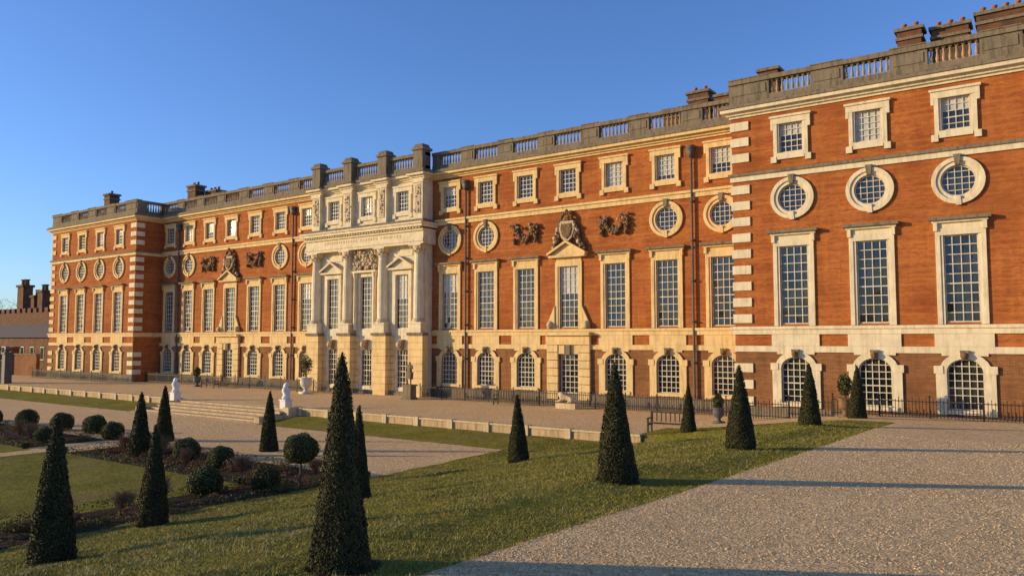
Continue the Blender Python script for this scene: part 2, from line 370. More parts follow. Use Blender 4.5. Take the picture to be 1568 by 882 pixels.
def crest(P,cx):
    pts=[(cx-.55,12.9),(cx-.62,12.3),(cx-.42,11.7),(cx,11.35),(cx+.42,11.7),(cx+.62,12.3),(cx+.55,12.9)]
    carve.prism(pts[::1],P-.34,P,1); carve.prism([(cx+(x-cx)*.7,12.2+(z-12.2)*.7) for x,z in pts],P-.42,P-.3,0)
    for k in range(8):
        a=math.pi*k/7; carve.lump((cx+.42*math.cos(a),P-.3,13.05+.42*math.sin(a)),.13,0)
    carve.lump((cx,P-.3,13.6),.14,0); carve.box(cx-.5,cx+.5,P-.36,P,12.93,13.08,0)
    for s_ in (-1,1):
        for k in range(44):
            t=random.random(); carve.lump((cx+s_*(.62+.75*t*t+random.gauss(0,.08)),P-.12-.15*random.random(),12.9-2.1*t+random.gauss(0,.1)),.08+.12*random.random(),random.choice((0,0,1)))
def rail(x0,x1,P,opens,dz=0,back=.45):
    balu.box(x0,x1,P-.10,P+back,18.12+dz,18.5+dz,0)
    balu.box(x0,x1,P-.16,P+back+.04,19.34+dz,19.6+dz,0)
    cur=x0+.003
    for a,b in sorted(opens)+[(x1-.003,None)]:
        if a>cur+.01:
            balu.box(cur,a,P-.06,P+back-.03,18.5+dz,19.34+dz,0)
            if a-cur>.9: balu.box(cur+.18,a-.18,P-.10,P,18.68+dz,19.2+dz,0)
            if a-cur>1.2: balu.box(cur+.02,a-.02,P-.2,P+back,19.6+dz,19.66+dz,0)
        if b is None: break
        n=max(2,int(round((b-a)/.29)))
        for i in range(n):
            x=a+(b-a)*(i+.5)/n
            balu.box(x-.08,x+.08,P+.02,P+.2,18.5+dz,18.58+dz,1); balu.box(x-.08,x+.08,P+.02,P+.2,19.26+dz,19.34+dz,1)
            balu.lathe(x,P+.11,18.58+dz,[(.05,0),(.085,.12),(.09,.2),(.055,.42),(.04,.56),(.07,.6),(.05,.68)],8,1)
        cur=b
def cornice(x0,x1,P,st,dz=0,ends=True,back=3.2):
    for z0,z1,p,m in ((17.36,17.5,.1,st),(17.5,17.66,.24,st),(17.66,17.86,.5,st),(17.86,18.0,.58,2),(18.0,18.12,.45,2)):
        e=p if ends else 0
        trim.box(x0-e,x1+e,P-p,P+back,z0+dz,z1+dz,m)
def band(x0,x1,z0,z1,P,p,m,ends=True,back=.3,dz=0):
    e=p if ends else 0
    trim.box(x0-e,x1+e,P-p,P+back,z0+dz,z1+dz,m)
def section(x0,x1,P,bays,st,pav=False,dz=0.0):
    holes=[]
    for cx,kind in bays:
        bl=abs(cx+8.35)<.1 or random.random()<.1
        holes.append(attic_win(P,cx,st,blind=bl and abs(cx+68.75)>.1))
        if kind=='round': holes.append(round_win(P,cx,st))
        elif kind=='swag': swag(P,cx)
        else: crest(P,cx)
        holes.append(first_win(P,cx,st,ped=(kind=='crest')))
        if kind=='crest':
            hh=ground_win(P,cx,st,'rect')
            for k in range(7):
                z=.3+k*.55
                for a,b in ((cx-1.75,cx-.85),(cx+.85,cx+1.75)): trim.box(a,b,P-.22,P+.02,z+.02,z+.53,st)
            trim.box(cx-.85,cx+.85,P-.16,P+.02,3.5,4.15,st); trim.box(cx-.22,cx+.22,P-.34,P,3.45,4.15,2); holes.append(hh)
            trim.box(cx-1.8,cx+1.8,P-.3,P,4.15,4.8,st); trim.box(cx-1.9,cx+1.9,P-.55,P,4.8,5.02,st)
            for s_ in (-1,1):
                trim.prism([(cx+s_*1.12,5.3),(cx+s_*1.75,5.3),(cx+s_*1.6,5.9),(cx+s_*1.12,6.9)][::s_],P-.18,P,st)
                carve.lump((cx+s_*1.5,P-.2,5.55),.28,1)
        else: holes.append(ground_win(P,cx,st))
        if kind!='crest': trim.box(cx-1.28,cx+1.28,P-.083,P+.02,4.16,4.8,st)
    wall(x0,x1,0.0,4.15,P,[h for h in holes if h[4]<4.2],1)  # ground storey in brown brick, the right pavilion's tree shadow painted into its tone
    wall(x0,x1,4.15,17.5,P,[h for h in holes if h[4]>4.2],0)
    band(x0,x1,-.2,.75,P,.12,2,pav,dz=dz)
    cur=x0
    for cx,kind in sorted(bays):
        if cx-1.29>cur: trim.box(cur,cx-1.29,P-.07,P+.02,3.82,4.15,st)
        trim.box(cx-1.285,cx-1.0,P-.072,P+.02,3.82,4.157,st); trim.box(cx+1.0,cx+1.285,P-.072,P+.02,3.82,4.157,st)
        trim.box(cx-1.0,cx+1.0,P-.074,P+.02,3.7,4.154,st)
        cur=cx+1.29
    if x1>cur: trim.box(cur,x1,P-.07,P+.02,3.82,4.15,st)
    band(x0,x1,4.8,5.08,P,.12,st,pav,back=3.1 if pav else .3,dz=dz); band(x0,x1,5.08,5.24,P,.2,st,pav,back=3.1 if pav else .3,dz=dz)
    band(x0,x1,13.62,13.92,P,.10,st,pav,back=3.1 if pav else .3,dz=dz); band(x0,x1,13.92,14.08,P,.2,2 if pav else st,pav,back=3.1 if pav else .3,dz=dz)
    cornice(x0,x1,P,st,dz,pav)
    rail(x0-(.1 if pav else 0),x1+(.1 if pav else 0),P,[(cx-1.15,cx+1.15) for cx,_ in bays],dz)
def quoins(xc,P,sgn,st,ret):
    z=.8
    while z<17.1:
        if not (3.5<z<5.1 or 13.3<z<14.0):
            a=xc-sgn*.06;b=xc+sgn*1.02
            trim.box(min(a,b),max(a,b),P-.085,P+.9,z,z+.5,st)
        z+=.93
XL0,XL1,XR0,XR1=-100.8,-81.5,-15.75,3.4
PM,PP=47.0,44.0
rb=[(-17.54,'round'),(-21.3,'round'),(-25.1,'swag'),(-28.8,'crest'),(-32.5,'swag'),(-36.2,'round'),(-39.8,'round')]
lb=[(-57.1,'round'),(-60.95,'round'),(-64.85,'swag'),(-68.75,'crest'),(-72.5,'swag'),(-76.2,'round'),(-79.8,'round')]
section(XR0,XR1,PP,[(-12.36,'round'),(-8.35,'round'),(-4.28,'round'),(-.2,'round')],0,True)
section(XL0,XL1,PP,[(-84.9,'round'),(-89.1,'round'),(-93.3,'round'),(-97.4,'round')],1,True)
section(-41.7,XR0,PM,rb,1,False,.003); section(XL1,-55.1,PM,lb,1,False,.003)
quoins(XR0,PP,1,0,-1); quoins(XL1,PP,-1,0,1); quoins(XL0,PP,1,1,-1); quoins(XR1,PP,-1,0,1)
for x in (XL1,XR0):
    brick.face([(x,PP,0),(x,PM+.2,0),(x,PM+.2,17.5),(x,PP,17.5)],0)
for x in (XL0,XR1):
    brick.face([(x,PP,0),(x,PM+16,0),(x,PM+16,17.5),(x,PP,17.5)],0)
brick.face([(XL0,PM+16,0),(XR1,PM+16,0),(XR1,PM+16,17.5),(XL0,PM+16,17.5)],0)
for x in (XL1+.1,XR0-.1,XL0-.1):
    sx=1 if x==XL1+.1 else -1
    x0,x1=sorted((x,x-sx*.5)); balu.box(x0+.01,x1-.01,PP+.46,PM+.6,18.13,18.49,0); balu.box(x0+.01,x1-.01,PP+.5,PM+.6,19.345,19.595,0)
    balu.box(x0+.05,x1-.05,PP+.46,PP+1.1,18.49,19.345,0); balu.box(x0+.05,x1-.05,PM-.3,PM+.6,18.49,19.345,0)
    for k in range(5): balu.lathe((x0+x1)/2,PP+1.3+k*.29,18.5,[(.09,0),(.095,.2),(.045,.6),(.08,.7),(.08,.85)],8,1)
roof.box(XL0+.05,XR1-.05,PM+.5,PM+15.9,17.4,18.16,0); roof.box(XL0+.4,XL1-.4,PP+.3,PM+.45,17.5,18.15,0); roof.box(XR0+.4,XR1-.4,PP+.3,PM+.45,17.5,18.15,0)
# --- central stone frontispiece
C=-48.35; PC=46.2; c0,c1=-55.1,-41.7
ch=[]
for off in (-4.15,0,4.15):
    cx=C+off
    grid(cx,.72,5.4,9.8,PC,4,9); ch.append(('rect',cx-.72,cx+.72,5.4,9.8,0))
    grid(cx,.64,.6,3.7,PC,4,7); ch.append(('rect',cx-.64,cx+.64,.6,3.7,0))
    ch.append(attic_win(PC,cx,0,hw=.62))
    trim.box(cx-1.05,cx-.72,PC-.12,PC+.02,5.3,9.8,0); trim.box(cx+.72,cx+1.05,PC-.12,PC+.02,5.3,9.8,0); trim.box(cx-1.05,cx+1.05,PC-.123,PC+.02,9.8,10.15,0)
    if off:
        z=10.2
        trim.box(cx-1.3,cx+1.3,PC-.4,PC,z,z+.16,0); trim.prism([(cx-1.3,z+.16),(cx+1.3,z+.16),(cx,z+.9)],PC-.2,PC,0)
        for s_ in (-1,1):
            P4=[(cx+s_*1.4,z+.16),(cx+s_*1.4,z+.32),(cx,z+1.1),(cx,z+.93)]
            if s_<0: P4=P4[::-1]
            trim.prism(P4[::-1],PC-.5,PC,0)
        trim.box(cx-1.1,cx+1.1,PC-.06,PC,11.3,11.8,0)
    else:
        for k in range(110):
            carve.lump((cx+random.uniform(-1.35,1.35),PC-.08-.22*random.random(),random.uniform(10.3,11.95)),.08+.14*random.random(),1)
        for s_ in (-1,1):
            trim.lathe(cx+s_*1.15,PC-.25,5.3,[(.17,0),(.15,.3),(.13,4.4),(.2,4.6),(.24,4.85)],10,0)
        trim.box(cx-1.4,cx+1.4,PC-.45,PC,10.15,10.32,0)
    trim.prism([(cx-.2,3.65),(cx+.2,3.65),(cx+.34,4.5),(cx-.34,4.5)],PC-.38,PC,2); carve.lump((cx,PC-.38,4.1),.26,1)
wall(c0,c1,0,17.5,PC,ch,3)
for x in (c0,c1): brick.face([(x,PC,0),(x,PM,0),(x,PM,17.5),(x,PC,17.5)],3)
for k in range(8):
    z=.35+k*.56
    for a,b in ((c0,C-4.95),(C-3.35,C-.8),(C+.8,C+3.35),(C+4.95,c1)):
        trim.box(a-(.06 if a==c0 else 0),b+(.06 if b==c1 else 0),PC-.1,PC+.02,z+.03,z+.53,1)
band(c0,c1,-.2,.33,PC,.14,2)
cols=[C-6.15,C-2.1,C+2.1,C+6.15]
for cx in cols:
    for k in range(8):
        z=.35+k*.56; trim.box(cx-.78,cx+.78,PC-.62,PC,z+.02,z+.54,1)
    trim.box(cx-.7,cx+.7,PC-.56,PC,.0,4.85,1); trim.box(cx-.85,cx+.85,PC-.72,PC,4.83,5.06,2)
    trim.box(cx-.62,cx+.62,PC-.68,PC,5.06,5.75,0); trim.box(cx-.7,cx+.7,PC-.74,PC,5.75,5.88,0)
    trim.lathe(cx,PC-.2,5.88,[(.56,0),(.58,.1),(.48,.16),(.53,.25),(.44,.33),(.44,2.2),(.41,4.2),(.37,5.42),(.42,5.46),(.38,5.52),(.45,5.7),(.42,5.75),(.55,6.0),(.6,6.12)],16,0)
    for k in range(14):
        a=2*math.pi*k/14; trim.lump((cx+.46*math.cos(a),PC-.2+.46*math.sin(a),11.55+.16*(k%2)),.1,3)
    for s_ in (-1,1): trim.lump((cx+s_*.5,PC-.62,11.86),.13,3)
    trim.box(cx-.64,cx+.64,PC-.8,PC,11.98,12.12,0)
    trim.box(cx-.5,cx+.5,PC-.42,PC,14.1,17.3,0); trim.box(cx-.3,cx+.3,PC-.46,PC,14.6,17.0,3)
    for k in range(16): carve.lump((cx+random.gauss(0,.12),PC-.47,random.uniform(14.7,16.9)),.05+.05*random.random(),1)
    trim.box(cx-.6,cx+.6,PC-.5,PC,17.1,17.36,0)
    for z0,z1,p,m in ((17.36,17.5,.5,0),(17.5,17.66,.62,0),(17.66,17.86,.86,0),(17.86,18.0,.96,2),(18.0,18.12,.82,2)):
        trim.box(cx-.5-p*.5,cx+.5+p*.5,PC-p,PC,z0+.004,z1+.004,m)
    balu.box(cx-.5,cx+.5,PC-.48,PC+.5,18.13,19.75,0); balu.box(cx-.62,cx+.62,PC-.6,PC+.6,19.75,19.95,0); balu.taper(cx-.5,cx+.5,PC-.48,PC+.48,19.95,20.25,.8,0)
for z0,z1,p,m in ((12.12,12.32,.72,0),(12.32,12.56,.78,0),(12.56,13.15,.70,0),(13.15,13.32,.85,0),(13.45,13.68,1.15,0),(13.68,13.82,1.25,0),(13.82,14.1,.8,2)):
    trim.box(c0-p*.5,c1+p*.5,PC-p,PM-.01,z0,z1,m)
x=c0-.3
while x<c1+.3:
    trim.box(x,x+.16,PC-1.0,PC-.6,13.32,13.452,0); x+=.32
x=C-4.6
while x<C+4.6:
    if random.random()>.12: trim.box(x,x+.1+.1*random.random(),PC-.712,PC-.69,12.74,12.96,3)
    x+=.3
cornice(c0,c1,PC,0,.006,True,.75)
rail(c0,c1,PC,[(cols[i]+.55,cols[i+1]-.55) for i in range(3)],.006)
for x in (-19.45,-38.1,-58.95,-78.0):
    pipes.lathe(x,PM-.17,.8,[(.075,0),(.075,15.6)],8,0); pipes.taper(x-.14,x+.14,PM-.34,PM-.01,16.2,16.75,1.6,0)
    pipes.box(x-.26,x+.26,PM-.42,PM-.01,16.75,16.95,0)
    for z in (3,5.6,8.2,10.8,13.3): pipes.box(x-.15,x+.15,PM-.28,PM-.01,z,z+.1,0)
def chimney(cx,cy,w,d,zt_,npots):
    brick.box(cx-w/2,cx+w/2,cy-d/2,cy+d/2,18.1,zt_-.75,4)
    trim.box(cx-w/2-.1,cx+w/2+.1,cy-d/2-.1,cy+d/2+.1,zt_-.75,zt_-.58,2); brick.box(cx-w/2-.02,cx+w/2+.02,cy-d/2-.02,cy+d/2+.02,zt_-.58,zt_-.2,4)
    trim.box(cx-w/2-.16,cx+w/2+.16,cy-d/2-.16,cy+d/2+.16,zt_-.2,zt_,2)
    for i in range(npots):
        x=cx-w/2+w*(i+.5)/npots; pipes.lathe(x,cy,zt_,[(.15,0),(.12,.3),(.16,.33),(.15,.42)],8,1)
for a in ((-7.3,52,1.3,1.1,23.4,2),(-5.2,52.6,1.9,1.1,23.3,3),(-2.6,52,2.3,1.1,23.4,4),(-15.7,51.5,1.2,1,22.5,0),(-22.4,56,1.6,1.2,23.4,2),(-20.4,56,1.2,1.2,22.8,0),(-24.6,56,1.2,1.2,22.4,0),
          (-95.7,48.4,1.3,1.2,22.4,1),(-83.3,52,1.6,1.2,22.6,2),(-81.0,53,2.2,1.2,21.9,3),(-78.2,54,1.8,1.2,21.4,3)): chimney(*a)
POT=nmat('terracotta',(.42,.14,.06),(.28,.1,.05),5)
brick.build('walls',[BR,BRD,STY,STW,CHB],PAL); trim.build('stone_dressings',[STW,STY,STD,CARVL],PAL)
glass.build('window_panes',[GL,BLIND],PAL); bars.build('glazing_bars',[PAINT],PAL)
BALST=stonemat('baluster_stone',(.44,.32,.19),(.2,.14,.09),.5)
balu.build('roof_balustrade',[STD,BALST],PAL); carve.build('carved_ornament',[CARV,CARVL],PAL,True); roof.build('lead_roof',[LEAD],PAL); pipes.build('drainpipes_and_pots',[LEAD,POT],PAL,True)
# ------------------------------------------------------------ railing
def railing(name,x0,x1,y,h=1.0,step=.15):
    f=MB(); n=int((x1-x0)/step); zb=lambda x: zt(x,y)
    seg=int((x1-x0)/2.4)+1
    for i in range(seg):
        a=x0+(x1-x0)*i/seg;b=x0+(x1-x0)*(i+1)/seg; z=zb((a+b)/2)
        f.box(a,b,y-.018,y+.018,z+.12,z+.16); f.box(a,b,y-.018,y+.018,z+h-.17,z+h-.13)
        f.box(a-.03,a+.03,y-.03,y+.03,z-.1,z+h+.06); f.lump((a,y,z+h+.1),.055); f.tube((a,y,z+h-.2),(a,y+.6,z-.05),.014,4)
    for i in range(n):
        x=x0+step*i; z=zb(x); hh=h-(.12 if i%2 else 0); f.box(x-.014,x+.014,y-.014,y+.014,z+.02,z+hh)
        f.taper(x-.024,x+.024,y-.01,y+.01,z+hh,z+hh+.07,.1)
    f.build(name,[IRON])
railing('iron_railing',-80.5,-55.6,44.9); railing('iron_railing',-41.0,-14.5,44.9); railing('iron_railing',-14.5,3.2,42.2,.95); railing('iron_railing',-101,-82,42.3); railing('iron_railing',-55,-50.6,44.4,1)
# ------------------------------------------------------------ low terrace wall, steps
STEPM=stonemat('step_stone',(.70,.54,.32),(.22,.17,.11),.8,.3); STEPM2=stonemat('wall_stone',(.58,.41,.23),(.13,.10,.07),.9)
def terrace_wall(x0,x1):
    w=MB(); y=33.5
    w.box(x0,x1,y-.09,y+.12,-.75,-.03,0); w.box(x0,x1,y-.16,y+.18,-.03,.07,1)
    x=x0
    while x<x1:
        w.box(x-.02,x+.32,y-.2,y+.2,-.7,.10,1); x+=2.55
    w.build('terrace_wall',[STEPM2,STEPM])
terrace_wall(-118,-55.7); terrace_wall(-41.1,-16.6)
st=MB()
for i in range(5):
    st.box(-55.2,-41.7,30.6+i*.58,33.9,-.75,-.60+i*.14+.004,1); st.box(-55.2,-41.7,30.57+i*.58,30.6+(i+1)*.58+.04,-.60+i*.14+.004,-.56+i*.14+.004,0)
for x in (-55.7,-41.7): st.box(x,x+.5,30.4,33.7,-.75,-.35,1); st.box(x-.03,x+.53,32.6,33.75,-.74,.12,0)
st.build('garden_steps',[STEPM,STEPM2])
# ------------------------------------------------------------ left outbuilding
OB=empty('brick_outbuilding'); o=MB(); o2=MB()
o.box(-190,-112,60,68,0,9.1,0)
x=-190
while x<-113: o.box(x,x+1.2,60,60.6,9.1,9.9,0); x+=2.1
o.box(-170,-105,49.5,57.9,0,4.9,0)
o2.face([(-170.4,49.1,4.8),(-104.6,49.1,4.8),(-104.6,57.9,7.0),(-170.4,57.9,7.0)],0)
for cx,w,zz in ((-151.5,2.3,15.2),(-143.8,1.8,14.0),(-146.6,1.2,13.2)):
    o.box(cx-w/2,cx+w/2,61,62.6,9,zz-1.4,0); o.box(cx-w/2-.25,cx+w/2+.25,60.8,62.8,zz-1.4,zz-1.0,0)
    for s_ in (-1,1): o.lathe(cx+s_*w*.25,61.8,zz-1.0,[(w*.2,0),(w*.17,.8),(w*.24,.85),(w*.24,1.0)],8,0)
x=-168
gl2=MB()
while x<-107:
    gl2.box(x-.55,x+.55,49.44,49.6,1.7,3.5,0); gl2.box(x-.45,x-.03,49.42,49.5,1.8,3.4,1); gl2.box(x+.03,x+.45,49.42,49.5,1.8,3.4,1); x+=3.1
o.build('walls',[CHB],OB); o2.build('roof',[nmat('tile_roof',(.13,.10,.08),(.20,.15,.11),3)],OB); gl2.build('windows',[PAINT,GL],OB)
gw=MB(); gw.box(-118,-104,44,44.4,0,2.6,0); gw.box(-118.1,-104,43.9,44.5,2.6,2.75,1)
for x in (-118,-111,): gw.box(x-.4,x+.4,43.7,44.7,0,3.4,0); gw.box(x-.5,x+.5,43.6,44.8,3.4,3.6,1)
gw.build('garden_wall',[BRD,STD])
gp=MB()
for x in (-91.5,-89.2): gp.box(x-.35,x+.35,34.6,35.3,0,3.0,0); gp.box(x-.45,x+.45,34.5,35.4,3.0,3.2,0); gp.lump((x,34.95,3.5),.32,0)
for k in range(12): gp.box(-91.1+k*.15,-91.07+k*.15,34.93,34.97,.1,2.4,0)
gp.box(-91.2,-89.5,34.92,34.98,2.3,2.4,0)
gp.build('iron_gate',[LEAD])
# ------------------------------------------------------------ vegetation
YG=nmat('yew_foliage',(.024,.026,.008),(.062,.055,.015),9,.75,lo=.3,hi=.7); YG2=nmat('yew_tip_foliage',(.13,.10,.025),(.06,.06,.016),9,.7)
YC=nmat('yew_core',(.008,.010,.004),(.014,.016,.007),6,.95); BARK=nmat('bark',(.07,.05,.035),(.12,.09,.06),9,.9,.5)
def yewmesh(seed,n,leaf):
    r=np.random.default_rng(seed)
    t=1-np.sqrt(r.random(n)); t=np.clip(t,0,1); a=r.random(n)*2*math.pi
    def prof(t): return .385*np.clip((1-t),0,1)**.9*(1+.03*np.sin(7*t+seed))*np.clip(.88+t*2.2,0,1)+.032*(t<.99)
    R=prof(t)*(1+.05*np.sin(3*a+5*t+seed)+.035*np.sin(5*a-9*t)+.02*np.sin(11*t*3+a))+r.normal(size=n)*.010
    P=np.stack([R*np.cos(a),R*np.sin(a),t*2.5],1); N=np.stack([np.cos(a),np.sin(a),np.full(n,.25)],1)
    V=cards(P,N,leaf,.75); idx=(r.random(n)<.12).astype(int)
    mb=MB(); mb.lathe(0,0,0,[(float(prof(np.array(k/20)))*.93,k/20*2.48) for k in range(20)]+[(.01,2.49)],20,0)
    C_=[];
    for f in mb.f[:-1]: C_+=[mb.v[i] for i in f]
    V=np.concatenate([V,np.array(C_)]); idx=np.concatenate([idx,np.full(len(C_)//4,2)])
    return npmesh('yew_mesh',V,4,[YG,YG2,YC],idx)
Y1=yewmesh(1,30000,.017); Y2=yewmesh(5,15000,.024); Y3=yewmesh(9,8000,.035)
yews=[(-7.3,6.6,Y1,1.05,.84),(-7.95,14.9,Y2,1.01,1.04),(-8.05,22.8,Y2,1,1.08),(-8.5,32,Y3,1,1.04),(-8.3,39.2,Y3,1,1.03),
      (-14.5,6.5,Y2,1.03,.92),(-15.2,14.3,Y2,1.0,.8),(-16.3,23.1,Y2,1,.95),(-14.6,34.4,Y3,.9,.9),(-20.2,11.6,Y2,1.08,1.0),
      (-34.4,19,Y3,1.16,1.2),(-38.2,22.4,Y3,1.16,1.12),(-30.8,23.3,Y3,1.14,1.05)]
for i,(x,y,me,h,w) in enumerate(yews):
    o_=obj('yew_topiary',me,(x,y,zt(x,y)-.03),(w,w,h),i*1.3); o_.rotation_euler=(random.gauss(0,.012),random.gauss(0,.012),i*1.3)
BX=nmat('box_foliage',(.035,.046,.010),(.085,.085,.02),8,.7); BX2=nmat('box_tip',(.15,.14,.03),(.07,.075,.02),8,.7)
def ballmesh(seed,n,leaf,sq=.92):
    r=np.random.default_rng(seed); N=r.normal(size=(n,3)); N/=np.linalg.norm(N,axis=1)[:,None]; N=N[N[:,2]>-.75]
    R=1+.06*np.sin(4*N[:,0]+3*N[:,1]*2)+r.normal(size=len(N))*.03; P=N*R[:,None]*np.array([1,1,sq])
    V=cards(P,N,leaf,.8); idx=(r.random(len(N))<.25).astype(int)
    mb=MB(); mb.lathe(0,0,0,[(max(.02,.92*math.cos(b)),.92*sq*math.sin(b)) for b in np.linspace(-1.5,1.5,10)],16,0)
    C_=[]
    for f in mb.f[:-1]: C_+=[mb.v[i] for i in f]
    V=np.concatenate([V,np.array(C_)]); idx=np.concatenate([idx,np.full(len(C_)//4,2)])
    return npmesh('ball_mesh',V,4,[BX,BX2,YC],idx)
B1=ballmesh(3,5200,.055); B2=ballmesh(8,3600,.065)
for x,y,r in ((-31.6,19.6,.55),(-28.6,19.3,.5),(-24.0,15.6,.55),(-22.9,17.2,.48),(-44.5,22.0,.6),(-41.0,21.2,.55),(-47.5,21.6,.6),(-51.5,21.4,.6),(-22.8,10.2,.42),(-54.5,20.6,.6),(-58,20.3,.6),(-36.6,20.3,.5),(-42.8,18.6,.45)):
    obj('box_ball_topiary',random.choice((B1,B2)),(x,y,zt(x,y)+r*.72),(r,r,r),x)
lt=empty('standard_holly_tree',(-21.9,17.9,zt(-21.9,17.9)))
l=MB(); l.tube((0,0,0),(.02,0,.8),.045,8,0,.04); l.tube((.02,0,.8),(0,0,1.5),.04,8,0,.02); l.build('trunk',[BARK],lt,True)
c_=obj('crown',B1,(0,0,1.4),(.58,.58,.58),0,lt)
def edging(name,x0,x1,y0,y1,h=.24,dens=260,leaf=.033):
    A=(x1-x0)*(y1-y0); per=2*((x1-x0)+(y1-y0)); n=int(dens*(A+per*h)); q=rng.random((n,3)); P=np.stack([x0+(x1-x0)*q[:,0],y0+(y1-y0)*q[:,1],h*q[:,2]],1); N=np.tile([0,0,1.0],(n,1))
    side=rng.integers(0,5,n)
    P[side==0,0]=x0;P[side==1,0]=x1;P[side==2,1]=y0;P[side==3,1]=y1;P[side==4,2]=h
    N[side==0]=[-1,0,0];N[side==1]=[1,0,0];N[side==2]=[0,-1,0];N[side==3]=[0,1,0]
    P+=rng.normal(size=P.shape)*.02; P[:,2]+=[zt(a,b) for a,b in P[:,:2]]
    obj(name,npmesh(name,cards(P,N,leaf,.8),4,[BX,BX2],(rng.random(n)<.25)))
for r in ((-21.95,-21.7,2,21),(-24.6,-24.35,2,17.4),(-38,-24.6,17.3,17.55),(-38,-22,20.9,21.15),(-60,-41,16.9,17.15),(-60,-41,20.9,21.15),(-41.1,-40.9,17,21),(-38.1,-37.9,17.4,21)):
    edging('box_hedge',*r,dens=300)
PL=nmat('bedding_green',(.07,.08,.015),(.17,.15,.03),5,.8); PB=nmat('bedding_brown',(.27,.14,.06),(.12,.07,.03),6,.85); PR=nmat('bedding_heather',(.28,.11,.07),(.16,.11,.05),6,.85)
def bedding(name,x0,x1,y0,y1,k):
    Vs=[];I=[]
    for i in range(k):
        cx=random.uniform(x0,x1);cy=random.uniform(y0,y1);h=random.choice((.1,.15,.2,.28,.45));w=.12+h*.6;n=int(110+h*420);m=random.choice((0,0,1,1,2))
        D=rng.normal(size=(n,3)); D/=np.linalg.norm(D,axis=1)[:,None]; D[:,2]=np.abs(D[:,2]); P=D*np.array([w,w,h])*(rng.random(n)**.4)[:,None]; P[:,0]+=cx;P[:,1]+=cy;P[:,2]+=zt(cx,cy)
        Vs.append(cards(P,D,.04,1.0,.3)); I+= [m]*n
    obj(name,npmesh(name,np.concatenate(Vs),4,[PL,PB,PR],I))
bedding('flower_bed_plants',-24.1,-22.2,3,20.5,60); bedding('flower_bed_plants',-37.6,-24.5,17.8,20.6,80); bedding('flower_bed_plants',-60,-41.4,17.4,20.6,90)
TW=nmat('bare_twigs',(.30,.18,.09),(.18,.11,.06),6,.9)
def bare(x,y,h,name='bare_shrub'):
    m=MB()
    for i in range(70):
        a=random.random()*6.28; t=random.uniform(.1,.9); p=Vector((0,0,0)); q=Vector((math.cos(a)*t*.4*h,math.sin(a)*t*.4*h,h*random.uniform(.35,.65))); m.tube(p,q,.009,3,0,.007)
        for k in range(5): m.tube(q,q+Vector((random.gauss(0,.16),random.gauss(0,.16),random.uniform(.1,.35)))*h,.007,3,0,.003)
    m.build(name,[TW],loc=(x,y,zt(x,y)))
for x,y,h in ((-24.0,14.0,.9),(-23.2,12.4,.8),(-33.2,19.4,1.0),(-35.5,19.0,1.0),(-30,18.6,.8),(-26.5,18.8,.8),(-23.4,8.8,.9),(-44,18.5,1),(-23.8,20.2,.8),(-24.1,6.8,1),(-46.5,19,1)): bare(x,y,h)
GB=nmat('grass_blade',(.17,.160,.022),(.34,.285,.06),1.0,.6,lo=.3,hi=.7,spec=.2); GB2=nmat('grass_blade_pale',(.48,.41,.18),(.36,.31,.11),2,.7)
def blades(name,x0,x1,y0,y1,n,near,hk=1.0):
    x=rng.uniform(x0,x1,n*4);y=rng.uniform(y0,y1,n*4); d=np.hypot(x,y); w=np.clip((near/d),0,1)**1.5
    keep=rng.random(n*4)<w; x=x[keep][:n];y=y[keep][:n];d=d[keep][:n]; k=len(x)
    ok=np.ones(k,bool)
    for cx_,cy_ in ((-7.25,6.6),(-7.95,14.9),(-8.05,22.8),(-14.4,6.5)): ok&=(np.hypot(x-cx_,y-cy_)>.44)
    # thin, worn patches
    wr=np.sin(x*.9+1.5*np.sin(y*.5))*np.sin(y*.8+1.3*np.sin(x*.7)); ok&=~((wr>.55)&(rng.random(k)<.6))
    x=x[ok];y=y[ok];d=d[ok];k=len(x)
    z=np.array([zt(a,b) for a,b in zip(x,y)])
    cl=.5+.5*np.sin(x*3.1+np.sin(y*2.3)*2)*np.sin(y*2.7+np.sin(x*1.9)*2)
    cl2=.5+.5*np.sin(x*9+np.sin(y*7)*2)*np.sin(y*8+np.sin(x*6)*2)
    h=hk*(.010+.016*rng.random(k)+.014*cl+.020*cl2)*(1+d/60); wd=(.0035+.0002*d)*1.2
    a=rng.random(k)*6.283; lean=rng.normal(size=(k,2))*.8
    B=np.stack([x,y,z-.005],1); U=np.stack([np.cos(a),np.sin(a),0*a],1)*wd[:,None]; T=B+np.stack([lean[:,0]*h,lean[:,1]*h,h],1)
    V=np.stack([B-U,B+U,T],1).reshape(-1,3)
    me=npmesh(name,V,3,[GB,GB2],(rng.random(k)<.08)); obj(name,me)
blades('bank_grass',-21.7,-6.27,2,33.3,190000,9); blades('bank_grass',-17,-6.4,33.6,37.2,6000,30,.7); blades('lawn_grass',-40,-24.6,3,17.2,14000,30,.5)
tv=[]
for i in range(130):
    cx=random.gauss(-11.3,1.7);cy=random.uniform(4,9)
    for k in range(26):
        a=random.random()*6.28;h=random.uniform(.04,.10);p=np.array([cx+random.gauss(0,.06),cy+random.gauss(0,.06),0]);p[2]=zt(p[0],p[1]);u=np.array([math.cos(a),math.sin(a),0])*.004
        tv+= [p-u,p+u,p+np.array([random.gauss(0,.5)*h,random.gauss(0,.5)*h,h])]
obj('grass_tufts',npmesh('tufts',np.array(tv),3,[GB2]))
